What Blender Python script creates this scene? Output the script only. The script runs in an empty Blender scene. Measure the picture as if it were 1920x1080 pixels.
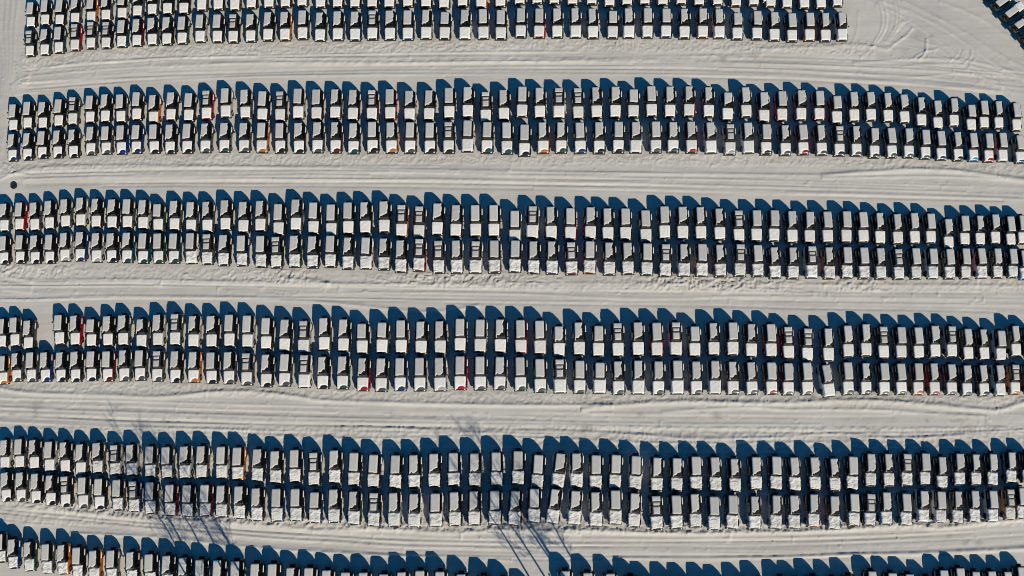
import bpy, math, random
import numpy as np
from mathutils import Matrix, Vector

random.seed(7)
rng = np.random.default_rng(7)
sc = bpy.context.scene
col = sc.collection
R = math.radians

# ------------------------------------------------------------------ camera
F = 1620.0                      # focal length in photo pixels (1920 wide)
H = 117.0                       # height of the drone
_d = np.array([40.0, -350.0, -1620.0]); _d /= np.linalg.norm(_d)
_k = -_d
_i = np.array([1.0, 0, 0]) - _k * _k[0]; _i /= np.linalg.norm(_i)
_j = np.cross(_k, _i)
RW = np.array([_i, _j, _k])     # world = RW @ cam
cam_data = bpy.data.cameras.new('drone_camera')
cam = bpy.data.objects.new('drone_camera', cam_data); col.objects.link(cam)
cam_data.sensor_width = 36.0
cam_data.lens = 36.0 * F / 1920.0
cam_data.clip_start = 1.0; cam_data.clip_end = 6000.0
_m = Matrix.Identity(4)
for a in range(3):
    for b in range(3):
        _m[a][b] = RW[a][b]
_m[2][3] = H
cam.matrix_world = _m
sc.camera = cam

# ------------------------------------------------------------------ light
SUN_EL = 35.6
SUN_AZ = math.degrees(math.atan2(0.55, -0.835))     # clockwise from +Y
world = bpy.data.worlds.new('World'); sc.world = world; world.use_nodes = True
nt = world.node_tree
bg = nt.nodes['Background']
sky = nt.nodes.new('ShaderNodeTexSky'); sky.sky_type = 'NISHITA'
sky.sun_disc = False; sky.sun_elevation = R(SUN_EL); sky.sun_rotation = R(SUN_AZ)
sky.air_density = 1.0; sky.dust_density = 0.0; sky.ozone_density = 6.0; sky.altitude = 1500
tint = nt.nodes.new('ShaderNodeMix'); tint.data_type = 'RGBA'; tint.blend_type = 'MULTIPLY'; tint.inputs[0].default_value = 1.0
tint.inputs[7].default_value = (0.10, 0.92, 1.15, 1)          # deep, clear winter blue
nt.links.new(sky.outputs[0], tint.inputs[6]); nt.links.new(tint.outputs[2], bg.inputs[0]); bg.inputs[1].default_value = 0.07
sun_d = bpy.data.lights.new('sun', 'SUN'); sun_d.energy = 4.25; sun_d.angle = R(0.5); sun_d.color = (1.0, 0.915, 0.755)
sun = bpy.data.objects.new('sun', sun_d); col.objects.link(sun)
_s = Vector((math.sin(R(SUN_AZ)) * math.cos(R(SUN_EL)), math.cos(R(SUN_AZ)) * math.cos(R(SUN_EL)), math.sin(R(SUN_EL))))
sun.rotation_euler = _s.to_track_quat('Z', 'Y').to_euler()
sun.location = _s * 200
sc.view_settings.view_transform = 'Standard'; sc.view_settings.look = 'None'
sc.view_settings.exposure = 0.0; sc.view_settings.gamma = 1.0
try: sc.view_settings.use_curve_mapping = False
except Exception: pass
sc.cycles.max_bounces = 6
sc.cycles.pixel_filter_type = 'BLACKMAN_HARRIS'; sc.cycles.filter_width = 0.95

# ------------------------------------------------------------------ helpers
def unproject(X, Y, z=0.0):
    c = np.array([(X - 960) / F, -(Y - 540) / F, -1.0])
    w = RW @ c
    t = (z - H) / w[2]
    return w[0] * t, w[1] * t

def project(x, y, z=0.0):       # arrays -> photo pixels
    P = np.stack([x, y, np.full_like(x, z - H)], -1) @ RW      # cam = RW^T w
    dep = -P[..., 2]
    return 960 + F * P[..., 0] / dep, 540 - F * P[..., 1] / dep

def tag(o, label=None, cat=None, group=None, kind=None):
    if label: o['label'] = label
    if cat: o['category'] = cat
    if group: o['group'] = group
    if kind: o['kind'] = kind
    return o

def value_noise(x, y, seed=0):
    r = np.random.default_rng(seed).random((256, 256)).astype(np.float32)
    xi = np.floor(x).astype(np.int64); yi = np.floor(y).astype(np.int64)
    fx = (x - xi).astype(np.float32); fy = (y - yi).astype(np.float32)
    fx = fx * fx * (3 - 2 * fx); fy = fy * fy * (3 - 2 * fy)
    a = r[yi & 255, xi & 255]; b = r[yi & 255, (xi + 1) & 255]
    c = r[(yi + 1) & 255, xi & 255]; d = r[(yi + 1) & 255, (xi + 1) & 255]
    return (a * (1 - fx) + b * fx) * (1 - fy) + (c * (1 - fx) + d * fx) * fy - 0.5

# ------------------------------------------------------------------ materials
def mat(name, base, rough=0.6, metallic=0.0, spec=0.5, coat=0.0, var=0.0, vscale=3.0, bump=0.0, bscale=20.0):
    m = bpy.data.materials.new(name); m.use_nodes = True
    n = m.node_tree; b = n.nodes['Principled BSDF']
    b.inputs['Base Color'].default_value = (*base, 1); b.inputs['Roughness'].default_value = rough
    b.inputs['Metallic'].default_value = metallic; b.inputs['Specular IOR Level'].default_value = spec
    b.inputs['Coat Weight'].default_value = coat; b.inputs['Coat Roughness'].default_value = 0.08
    tc = n.nodes.new('ShaderNodeTexCoord')
    if var > 0:
        no = n.nodes.new('ShaderNodeTexNoise'); no.inputs['Scale'].default_value = vscale; no.inputs['Detail'].default_value = 4
        n.links.new(tc.outputs['Object'], no.inputs['Vector'])
        mx = n.nodes.new('ShaderNodeMix'); mx.data_type = 'RGBA'
        mx.inputs[6].default_value = (*[c * (1 - var) for c in base], 1)
        mx.inputs[7].default_value = (*[min(1, c * (1 + var)) for c in base], 1)
        n.links.new(no.outputs['Fac'], mx.inputs[0]); n.links.new(mx.outputs[2], b.inputs['Base Color'])
    if 'snow' in name:          # no two caps of snow are equally clean
        oi = n.nodes.new('ShaderNodeObjectInfo'); mr = n.nodes.new('ShaderNodeMapRange')
        mr.inputs[3].default_value = 0.90; mr.inputs[4].default_value = 1.07; n.links.new(oi.outputs['Random'], mr.inputs[0])
        mm_ = n.nodes.new('ShaderNodeMix'); mm_.data_type = 'RGBA'; mm_.blend_type = 'MULTIPLY'; mm_.inputs[0].default_value = 1
        n.links.new(mx.outputs[2], mm_.inputs[6]); n.links.new(mr.outputs[0], mm_.inputs[7]); n.links.new(mm_.outputs[2], b.inputs['Base Color'])
    if bump > 0:
        nb = n.nodes.new('ShaderNodeTexNoise'); nb.inputs['Scale'].default_value = bscale; nb.inputs['Detail'].default_value = 5
        n.links.new(tc.outputs['Object'], nb.inputs['Vector'])
        bp = n.nodes.new('ShaderNodeBump'); bp.inputs['Strength'].default_value = 1.0; bp.inputs['Distance'].default_value = bump
        n.links.new(nb.outputs['Fac'], bp.inputs['Height']); n.links.new(bp.outputs[0], b.inputs['Normal'])
    return m

PAINT = {'k': (0.006, 0.006, 0.007), 'g': (0.06, 0.065, 0.065), 'l': (0.32, 0.32, 0.30), 'w': (0.70, 0.69, 0.66), 'r': (0.27, 0.006, 0.01),
         'd': (0.10, 0.005, 0.01), 'o': (0.42, 0.135, 0.028), 'b': (0.007, 0.028, 0.12), 'n': (0.018, 0.06, 0.035), 't': (0.012, 0.05, 0.06), 'c': (0.03, 0.25, 0.42)}
CNAME = {'k': 'black', 'g': 'dark grey', 'l': 'light grey', 'w': 'white', 'r': 'red', 'd': 'dark red', 'o': 'orange', 'b': 'blue', 'n': 'dark green', 't': 'dark teal', 'c': 'bright blue'}
M_PAINT = {c: mat(CNAME[c].replace(' ', '_') + '_paint', PAINT[c], 0.35, 0.0, 0.5, 0.6, 0.12, 2.0) for c in PAINT}
M_TOP = mat('black_hardtop', (0.003, 0.003, 0.0035), 0.6, spec=0.25, var=0.2)
M_FABRIC = mat('soft_top_fabric', (0.012, 0.012, 0.013), 0.85, var=0.2)
M_GLASS = mat('dark_glass', (0.004, 0.005, 0.006), 0.06, 0, 0.6)
M_RUBBER = mat('tyre_rubber', (0.012, 0.012, 0.012), 0.8, var=0.2)
M_RIM = mat('alloy_rim', (0.03, 0.03, 0.032), 0.5, 0.4)
M_TRIM = mat('black_plastic', (0.012, 0.012, 0.012), 0.6, var=0.2)
M_LAMP = mat('lamp_lens', (0.75, 0.75, 0.72), 0.15, 0, 0.6)
M_SNOW_ROOF = mat('roof_snow', (0.56, 0.53, 0.485), 0.8, spec=0.2, var=0.12, vscale=1.6, bump=0.02, bscale=6)
M_SNOW_HOOD = mat('hood_snow', (0.78, 0.745, 0.685), 0.8, spec=0.2, var=0.05, vscale=2.5, bump=0.03, bscale=5)
M_SNOW_ROUGH = mat('churned_hood_snow', (0.70, 0.67, 0.615), 0.85, spec=0.2, var=0.1, vscale=4, bump=0.06, bscale=5)
M_BARK = mat('bare_bark', (0.06, 0.05, 0.042), 0.9, var=0.3)

def snow_ground_mat():
    m = bpy.data.materials.new('packed_snow'); m.use_nodes = True
    n = m.node_tree; b = n.nodes['Principled BSDF']; L = n.links.new
    b.inputs['Roughness'].default_value = 0.75; b.inputs['Specular IOR Level'].default_value = 0.2
    tc = n.nodes.new('ShaderNodeTexCoord')
    def noise(scale, detail, vec=None, rough=0.55):
        t = n.nodes.new('ShaderNodeTexNoise'); t.inputs['Scale'].default_value = scale; t.inputs['Detail'].default_value = detail
        t.inputs['Roughness'].default_value = rough
        L(vec or tc.outputs['Object'], t.inputs['Vector']); return t
    def ramp(src, p0, p1, c0, c1):
        r = n.nodes.new('ShaderNodeValToRGB'); r.color_ramp.elements[0].position = p0; r.color_ramp.elements[1].position = p1
        r.color_ramp.elements[0].color = (*c0, 1); r.color_ramp.elements[1].color = (*c1, 1); L(src, r.inputs['Fac']); return r
    base = ramp(noise(0.11, 6).outputs['Fac'], 0.3, 0.7, (0.55, 0.52, 0.475), (0.615, 0.585, 0.535))
    # stretched grime along the lanes
    mp = n.nodes.new('ShaderNodeMapping'); mp.inputs['Scale'].default_value = (0.05, 1.6, 1.0); L(tc.outputs['Object'], mp.inputs['Vector'])
    gr = ramp(noise(1.0, 6, mp.outputs[0], 0.65).outputs['Fac'], 0.42, 0.75, (1, 1, 1), (0.86, 0.84, 0.81))
    mx = n.nodes.new('ShaderNodeMix'); mx.data_type = 'RGBA'; mx.blend_type = 'MULTIPLY'; mx.inputs[0].default_value = 1
    L(base.outputs[0], mx.inputs[6]); L(gr.outputs[0], mx.inputs[7])
    at = n.nodes.new('ShaderNodeAttribute'); at.attribute_name = 'stain'
    br = noise(2.2, 6)
    ml = n.nodes.new('ShaderNodeMath'); ml.operation = 'MULTIPLY'; L(at.outputs['Fac'], ml.inputs[0])
    rr = ramp(br.outputs['Fac'], 0.3, 0.7, (0.35,) * 3, (1.0,) * 3); L(rr.outputs[0], ml.inputs[1])
    st = n.nodes.new('ShaderNodeMix'); st.data_type = 'RGBA'; L(ml.outputs[0], st.inputs[0]); L(mx.outputs[2], st.inputs[6])
    st.inputs[7].default_value = (0.30, 0.265, 0.235, 1)
    L(st.outputs[2], b.inputs['Base Color'])
    bp = n.nodes.new('ShaderNodeBump'); bp.inputs['Distance'].default_value = 0.022; bp.inputs['Strength'].default_value = 0.8
    L(noise(2.6, 8, None, 0.62).outputs['Fac'], bp.inputs['Height']); L(bp.outputs[0], b.inputs['Normal'])
    return m
M_GROUND = snow_ground_mat()

# ------------------------------------------------------------------ ground
CX = np.array([-150, 20, 250, 500, 750, 1000, 1250, 1500, 1750, 1920, 2080.])
B1 = [118, 110, 88, 82, 78, 75, 76, 80, 88, 95, 100]
T2 = [182, 178, 158, 148, 145, 142, 143, 150, 165, 187, 195]
B2 = [308, 305, 296, 290, 288, 288, 288, 290, 300, 308, 312]
T3 = [358, 355, 350, 352, 354, 358, 364, 372, 378, 382, 386]
B3 = [490, 497, 498, 508, 515, 518, 520, 524, 524, 522, 520]
T4 = [572, 572, 567, 565, 568, 572, 575, 580, 584, 588, 590]
B4 = [710, 714, 718, 725, 733, 738, 740, 742, 742, 740, 738]
T5 = [788, 795, 805, 812, 816, 820, 825, 828, 826, 818, 812]
B5 = [922, 932, 958, 972, 982, 986, 988, 985, 975, 962, 955]
T6 = [965, 982, 1000, 1025, 1045, 1050, 1050, 1048, 1040, 1032, 1025]
LANES = [(B1, T2), (B2, T3), (B3, T4), (B4, T5), (B5, T6)]

def axis(lo, hi, step, far):
    mid = np.arange(lo, hi + step, step)
    g = [step * 1.5]
    while sum(g) < far: g.append(g[-1] * 1.6)
    ext = np.cumsum(g)
    return np.concatenate([lo - ext[::-1], mid, mid[-1] + ext])

def catmull(pts, n=8):
    p = np.array([pts[0]] + list(pts) + [pts[-1]], float); out = []
    for i in range(1, len(p) - 2):
        for t in np.linspace(0, 1, n, endpoint=False):
            a, b, c, d = p[i - 1], p[i], p[i + 1], p[i + 2]
            out.append(0.5 * (2 * b + (c - a) * t + (2 * a - 5 * b + 4 * c - d) * t * t + (-a + 3 * b - 3 * c + d) * t ** 3))
    out.append(p[-2]); return np.array(out)

def build_ground():
    xs = axis(-80, 80, 0.14, 2500); ys = axis(-16, 82, 0.14, 2500)
    gx, gy = np.meshgrid(xs, ys)
    near = (np.abs(gx) < 82) & (gy > -18) & (gy < 84)
    PX, PY = project(gx, gy)
    PX = np.where(near, PX, -9999); PY = np.where(near, PY, -9999)
    z = np.zeros_like(gx); stain = np.zeros_like(gx)
    # soft undulation
    z += 0.10 * value_noise(gx * 0.25, gy * 0.25, 1) + 0.03 * value_noise(gx * 0.9, gy * 0.9, 2)
    z += 0.014 * value_noise(gx * 2.2 + gy * 1.5, gy * 2.2 - gx * 1.5, 3)
    # plough streaks along each lane
    for k, (b, t) in enumerate(LANES):
        yb = np.interp(PX, CX, b); yt = np.interp(PX, CX, t)
        w = (PY - yb) / (yt - yb)
        env = np.clip((w - 0.28) / 0.15, 0, 1) * np.clip((1.03 - w) / 0.12, 0, 1)
        if k == 0:
            env = env * np.clip((PX - 25) / 40, 0, 1)
        if k == 1:
            env = env * np.clip((PX - 5) / 40, 0, 1)
        lw = (w + 0.02 * value_noise(PX / 170.0, w * 2, 40 + k)) * 60.0
        s = 0.030 * value_noise(lw / 2.6, PX / 200.0, 10 + k) + 0.055 * value_noise(lw / 4.6, PX / 420.0, 20 + k) + 0.08 * value_noise(lw / 9.0, PX / 700.0, 30 + k)
        s += 0.045 * np.exp(-(value_noise(lw / 8.0, PX / 900.0, 50 + k) / 0.06) ** 2) * np.clip(0.7 + 2 * value_noise(PX / 150.0, lw / 9, 60 + k), 0, 1.3)
        z += env * s
        # churned snow beside the bonnets
        amp = [0.15, 0.13, 0.34, 0.13, 0.30][k]; wid = [24, 24, 27, 24, 17][k]
        e = np.clip((PY - yb + 10) / 10, 0, 1) * np.clip((yb + wid - PY) / 7, 0, 1)
        if k == 0: e = e * (PX > 40) * (PX < 1640)
        if k == 2: e = e * np.clip(0.55 + value_noise(PX / 90.0, PX * 0, 77) * 1.2, 0.15, 1)
        wx = gx + 0.8 * value_noise(gx * 0.8, gy * 0.8, 71); wy = gy + 0.8 * value_noise(gx * 0.8, gy * 0.8, 72)
        rid = 1 - 2.6 * np.abs(value_noise(wx * 1.7, wy * 2.2, 73 + k))
        rid2 = 1 - 2.6 * np.abs(value_noise(wx * 3.2, wy * 3.4, 83 + k))
        z += e * amp * (0.6 * np.clip(rid, 0, 1) ** 2 + 0.4 * np.clip(rid2, 0, 1) ** 2) 
        # clods
        cl = np.clip(value_noise(gx * 2.0, gy * 2.0, 90 + k) - 0.33, 0, 1) * 1.0
        z += np.clip((PY - yb + 4) / 8, 0, 1) * np.clip((yt - PY) / 30, 0, 1) * cl * (0.5 if k in (0, 1, 3) else 0.8)
    # snow lumps heaped between the bottom rows
    mess = ((PY > 800) & (PY < 985)).astype(float) * np.clip((PX + 50) / 100, 0, 1)
    rid = 1 - 2.6 * np.abs(value_noise(gx * 1.6 + 0.6 * value_noise(gx, gy, 5), gy * 1.6, 6))
    z += 0.10 * mess * np.clip(rid, 0, 1) ** 2
    # ridges and ruts: (points, half width m, height m, roughness)
    PL = [
        ([(68, 133), (130, 121), (250, 113), (430, 107), (600, 110), (900, 108), (1150, 109), (1430, 103)], .22, .10, .8),
        ([(300, 126), (480, 118), (700, 117), (1000, 114), (1250, 112), (1420, 108)], .16, .07, 1.0),
        ([(1425, 92), (1540, 88), (1600, 85), (1665, 92)], .3, .11, .3),
        ([(1665, 93), (1680, 80), (1700, 66), (1712, 51)], .16, .10, .2),
        ([(1640, 10), (1720, 60), (1800, 120), (1880, 165)], .3, .06, .3), ([(1700, 20), (1800, 78), (1900, 150)], .2, -.05, .3), ([(1625, 0), (1700, 35), (1800, 105), (1900, 175)], .15, .05, .3), ([(1610, 20), (1606, 60), (1596, 84)], .15, .04, .2),
        ([(40, 155), (200, 148), (420, 143), (700, 139), (960, 141), (1250, 140), (1440, 142), (1640, 152), (1880, 172)], .2, .08, .5),
        ([(1600, 118), (1740, 110), (1830, 117), (1900, 135)], .2, .08, .4), ([(1690, 124), (1800, 121), (1900, 145)], .15, .05, .4),
        ([(1620, 140), (1700, 146), (1800, 138), (1880, 155)], .15, .06, .4),
        ([(28, 326), (60, 317), (200, 311), (480, 314), (960, 321), (1440, 328), (1540, 329)], .25, .13, .25),
        ([(1540, 329), (1640, 322), (1720, 318), (1800, 322), (1870, 331), (1930, 338)], .3, .22, .2),
        ([(1540, 334), (1680, 331), (1820, 333), (1930, 341)], .2, .10, .2),
        ([(40, 341), (300, 333), (600, 337), (960, 340), (1440, 352), (1920, 366)], .18, .06, .4),
        ([(1000, 352), (1300, 358), (1440, 364), (1650, 366), (1920, 374)], .18, .07, .4),
        ([(535, 524), (580, 527), (620, 532)], .3, .18, .2),
        ([(-10, 508), (30, 522), (80, 528), (250, 526), (600, 533), (900, 531), (1300, 533), (1920, 536)], .25, .09, .5),
        ([(0, 560), (60, 562), (200, 556), (420, 558), (600, 566), (800, 585), (900, 572)], .25, .10, .4),
        ([(480, 553), (700, 549), (960, 551), (1200, 560), (1440, 556), (1920, 562)], .16, .06, .4),
        ([(0, 728), (60, 737), (200, 741), (305, 744), (400, 735), (480, 735), (560, 744), (610, 751), (800, 757), (960, 760), (1150, 760)], .28, .2, .25),
        ([(1090, 768), (1200, 757), (1300, 753), (1440, 756), (1600, 751), (1700, 755), (1850, 769), (1880, 767), (1930, 750)], .32, .22, .35),
        ([(1240, 772), (1400, 764), (1480, 768), (1620, 768), (1740, 775), (1850, 781)], .25, .12, .6),
        ([(-10, 776), (120, 785), (250, 793), (480, 796), (650, 800), (740, 803), (880, 810)], .18, .07, .6),
        ([(-10, 788), (150, 793), (300, 800), (480, 806)], .16, .07, .6),
        ([(860, 812), (1000, 808), (1150, 812), (1300, 822), (1440, 820), (1560, 814), (1700, 822), (1850, 810), (1930, 806)], .2, .10, .5),
        ([(480, 816), (700, 822), (900, 818), (1100, 826), (1300, 832), (1500, 829), (1650, 828)], .18, .07, .6),
        ([(30, 950), (140, 960), (250, 972), (480, 984), (600, 994), (720, 992), (840, 999), (960, 993), (1090, 1001)], .3, .18, .5),
        ([(1060, 992), (1250, 1000), (1440, 998), (1560, 994), (1700, 984), (1760, 990), (1850, 980), (1930, 972)], .3, .2, .4),
        ([(130, 1000), (300, 1008), (520, 1030), (760, 1043), (960, 1050)], .22, .12, .8),
        ([(1160, 1047), (1300, 1048), (1440, 1046), (1600, 1040), (1750, 1038), (1930, 1028)], .25, .14, .5),
    ]
    for q in range(7):        # turning arcs where the lanes meet the road at the left
        PL.append(([(26 + q * 1.5, 116 + q * 7), (38 + q * 1.2, 128 + q * 5.5), (58 - q, 137 + q * 3.2)], .12, .10, .1))
        PL.append(([(20 + q * .5, 162 + q * 3), (34 + q * 2, 150 + q * 4), (52 + q * 3, 146 + q * 4.5)], .12, .08, .1))
        PL.append(([(-8, 296 + q * 7), (8 + q, 306 + q * 4), (30 - q * 2, 318 + q * 1.2)], .12, .06, .1))
        PL.append(([(-8, 344 - q * 3), (15, 331 - q), (40 + q * 3, 322 + q)], .12, .045, .1))
        PL.append(([(-10, 520 + q * 4), (12, 530 + q * 2.5), (60, 537 + q * 2)], .12, .07, .1))
    for q, (dx, hh) in enumerate([(0, .07), (9, .05), (15, -.04), (30, .05), (37, .04)]):        # tyre arcs in the open corner
        PL.append(([(1646 + dx, 2), (1654 + dx * .9, 28), (1652 + dx * .8, 55), (1638 + dx * .7, 80)], .11, hh, .5))
    for q, (dx, hh) in enumerate([(0, .05), (8, .06), (17, -.04)]):
        PL.append(([(1674 + dx * .5, 58 + dx * .3), (1684 + dx * .9, 46 - dx * .2), (1696 + dx, 38 + dx * .1)], .11, hh, .4))
    for q, (dx, hh) in enumerate([(0, .05), (11, .06), (17, .04), (31, .05), (44, .035)]):
        PL.append(([(1776 + dx, 119), (1792 + dx * .9, 106 + q % 2), (1799 + dx * .7, 93)], .11, hh, .5))
    for q in range(9):
        cx, cy = rng.uniform(1700, 1880), rng.uniform(40, 130); a0 = rng.uniform(-.2, .9); r0 = rng.uniform(20, 55)
        PL.append(([(cx - r0 * math.cos(a0), cy - r0 * .6 * math.sin(a0)), (cx, cy + rng.uniform(-4, 4)), (cx + r0 * math.cos(a0), cy + r0 * .6 * math.sin(a0))], .11, rng.uniform(.02, .045), .7))
    PL += [([(1722, 112), (1735, 98), (1737, 72)], .15, .12, .1), ([(1712, 110), (1728, 99), (1760, 91)], .12, .08, .1),
           ([(1650, 0), (1760, 48), (1850, 110), (1920, 150)], .25, .07, .3), ([(1690, 0), (1790, 50), (1870, 100), (1925, 130)], .25, .07, .3),
           ([(1760, 2), (1850, 40), (1925, 100)], .25, .07, .3)]
    for q in range(4):
        PL.append(([(2 + q * 11, -5), (0 + q * 9, 60), (6 + q * 6, 130), (-4 + q * 5, 220), (-14 + q * 4, 320)], .2, .05, .3))
    for k, (b, t) in enumerate(LANES):        # long plough lines
        for w in np.linspace(.34, .97, [15, 17, 13, 18, 14][k]):
            w += rng.uniform(-.03, .03); x0 = rng.choice([-20, -20, rng.uniform(0, 1100)]); x1 = min(1940, x0 + rng.uniform(700, 2000))
            if k < 2: x0 = max(x0, 45)
            pts = []
            for X in np.arange(x0, x1 + 1, 130):
                w += rng.normal(0, .008); yb = np.interp(X, CX, b); yt = np.interp(X, CX, t); pts.append((X, yb + (yt - yb) * w))
            if len(pts) > 2: PL.append((pts, rng.uniform(.10, .17), rng.choice([-1, 1]) * rng.uniform(.03, .075), .5))
    for pts, hw, h, ro in PL:
        P = catmull(pts)
        wd = hw * 13.5 * 3.2
        for a, b in zip(P[:-1], P[1:]):
            m = (PX > min(a[0], b[0]) - wd) & (PX < max(a[0], b[0]) + wd) & (PY > min(a[1], b[1]) - wd) & (PY < max(a[1], b[1]) + wd)
            if not m.any(): continue
            x = PX[m]; y = PY[m]; ab = b - a; L2 = max((ab ** 2).sum(), 1e-6)
            t = ((x - a[0]) * ab[0] + (y - a[1]) * ab[1]) / L2
            ok = (t >= 0) & (t < 1)
            dd = np.abs((x - a[0]) * ab[1] - (y - a[1]) * ab[0]) / math.sqrt(L2) / 13.5
            wob = 1 + ro * 1.6 * value_noise(gx[m] * 1.5, gy[m] * 1.5, 99)
            z[m] += np.where(ok, h * wob * np.exp(-(dd / hw) ** 2), 0)
    # grime: road at the left, worn lane, brown spots
    stain += 0.30 * np.clip(1 - np.abs(PX - np.interp(PY, [0, 100, 300, 380], [12, 8, -6, -20])) / 34, 0, 1) * (PY < 400) * near
    yb = np.interp(PX, CX, B4); yt = np.interp(PX, CX, T5)
    w4 = (PY - yb) / (yt - yb)
    stain += 0.9 * near * np.clip((w4 - .45) / .1, 0, 1) * np.clip((0.9 - w4) / .1, 0, 1) * np.clip(value_noise(gx * .9, gy * 1.6, 101) - 0.28, 0, 1) * 4
    dd = np.abs((PX - 1690) * 0.5 - (PY - 0) * 0.866) 
    stain += 0.16 * near * np.clip(1 - np.abs((PX - 1720) * .52 - (PY - 10) * .85) / 40, 0, 1) * (PX > 1560) * (PY < 220)
    for (sx_, sy_, r_, a_) in [(1655, 105, 18, .18), (1720, 68, 14, .5), (1746, 68, 5, .8), (1700, 96, 14, .3), (1742, 122, 12, .3), (1345, 779, 10, .9), (1200, 777, 7, .7), (1355, 110, 9, .8), (690, 118, 8, .5),
                               (1415, 106, 8, .8), (68, 760, 16, .5), (218, 764, 8, .7), (610, 760, 6, .7), (1810, 1017, 7, .7), (1835, 1018, 8, .7), (1780, 1005, 7, .5), (690, 1020, 10, .3), (775, 1020, 10, .25), (1100, 797, 10, .5), (1022, 801, 8, .6)]:
        stain += a_ * np.clip(1.3 - np.hypot(PX - sx_, (PY - sy_) * 1.3) / r_, 0, 1)
    stain = np.clip(stain, 0, 0.9)
    ny, nx = gx.shape
    me = bpy.data.meshes.new('snow_ground')
    me.vertices.add(nx * ny)
    co = np.stack([gx, gy, z - 0.03], -1).astype(np.float32).ravel(); me.vertices.foreach_set('co', co)
    idx = np.arange(nx * ny).reshape(ny, nx)
    q = np.stack([idx[:-1, :-1], idx[:-1, 1:], idx[1:, 1:], idx[1:, :-1]], -1).reshape(-1, 4)
    me.loops.add(q.size); me.loops.foreach_set('vertex_index', q.ravel().astype(np.int32))
    me.polygons.add(len(q)); me.polygons.foreach_set('loop_start', (np.arange(len(q)) * 4).astype(np.int32))
    me.polygons.foreach_set('use_smooth', np.ones(len(q), bool))
    me.update(calc_edges=True)
    at = me.attributes.new('stain', 'FLOAT', 'POINT'); at.data.foreach_set('value', stain.astype(np.float32).ravel())
    me.materials.append(M_GROUND)
    o = bpy.data.objects.new('snow_ground', me); col.objects.link(o); o['kind'] = 'structure'
build_ground()

# ------------------------------------------------------------------ mesh kit for the cars
def mk(name, V, Fc, mats, smooth=True, angle=None, mi=None):
    me = bpy.data.meshes.new(name); me.from_pydata([tuple(map(float, v)) for v in V], [], [tuple(map(int, f)) for f in Fc])
    for m in (mats if isinstance(mats, (list, tuple)) else [mats]): me.materials.append(m)
    me.polygons.foreach_set('use_smooth', [smooth] * len(me.polygons))
    if mi is not None: me.polygons.foreach_set('material_index', mi)
    if angle: 
        try: me.set_sharp_from_angle(angle=R(angle))
        except Exception: pass
    me.update(); return me

def loft(rings, caps=True):
    V = []; Fc = []; n = len(rings[0])
    for r in rings: V += r
    for k in range(len(rings) - 1):
        for i in range(n):
            a = k * n + i; b = k * n + (i + 1) % n
            Fc.append((a, b, b + n, a + n))
    if caps:
        Fc.append(tuple(range(n - 1, -1, -1))); Fc.append(tuple(range((len(rings) - 1) * n, len(rings) * n)))
    return V, Fc

def ring(y, hwb, hwt, zb, zt, r=0.1, rb=0.06):
    pts = []
    def arc(cx, cz, rad, a0, a1):
        for k in range(4):
            a = R(a0 + (a1 - a0) * k / 3); pts.append((cx + rad * math.cos(a), y, cz + rad * math.sin(a)))
    arc(hwt - r, zt - r, r, 0, 90); arc(-hwt + r, zt - r, r, 90, 180); arc(-hwb + rb, zb + rb, rb, 180, 270); arc(hwb - rb, zb + rb, rb, 270, 360)
    return pts

SHORT = 0.84
def ry(y, s): return y * SHORT if (s and y > 0) else y
def top_z(y): return 1.17 - 0.10 * max(0.0, (-0.25 - y)) / 1.85 if y < -0.25 else 1.17

def body_mesh(s, paint, name):
    S = [(-2.20, .74, .68, .52, .88), (-2.14, .84, .74, .44, .98), (-2.0, .90, .79, .40, 1.055), (-1.2, .93, .825, .36, 1.12), (-.25, .935, .85, .36, 1.17), (.8, .935, .88, .36, 1.17),
         (1.9, .93, .89, .38, 1.17), (2.08, .90, .86, .42, 1.15), (2.14, .84, .80, .48, 1.08)]
    V, Fc = loft([ring(ry(y, s), a, b, c, d) for y, a, b, c, d in S])
    mi = [0] * len(Fc)
    # wheel-arch flares in black plastic, proud of the sides
    for yc in (-1.42, ry(1.40, s)):
        for sx in (-1, 1):
            n0 = len(V); seg = 9
            for k in range(seg):
                a = math.pi * k / (seg - 1)
                for rad, xx in ((.44, .90), (.54, .90), (.54, .975), (.44, .985)):
                    V.append((sx * xx, yc - rad * math.cos(a), .44 + rad * math.sin(a)))
            for k in range(seg - 1):
                for q in range(4):
                    a = n0 + k * 4 + q; b = n0 + k * 4 + (q + 1) % 4
                    Fc.append((a, b, b + 4, a + 4)); mi.append(1)
            Fc.append((n0, n0 + 1, n0 + 2, n0 + 3)); mi.append(1)
            e = n0 + (seg - 1) * 4; Fc.append((e + 3, e + 2, e + 1, e)); mi.append(1)
    return mk(name, V, Fc, [paint, M_TRIM], True, 35, mi)

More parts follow.
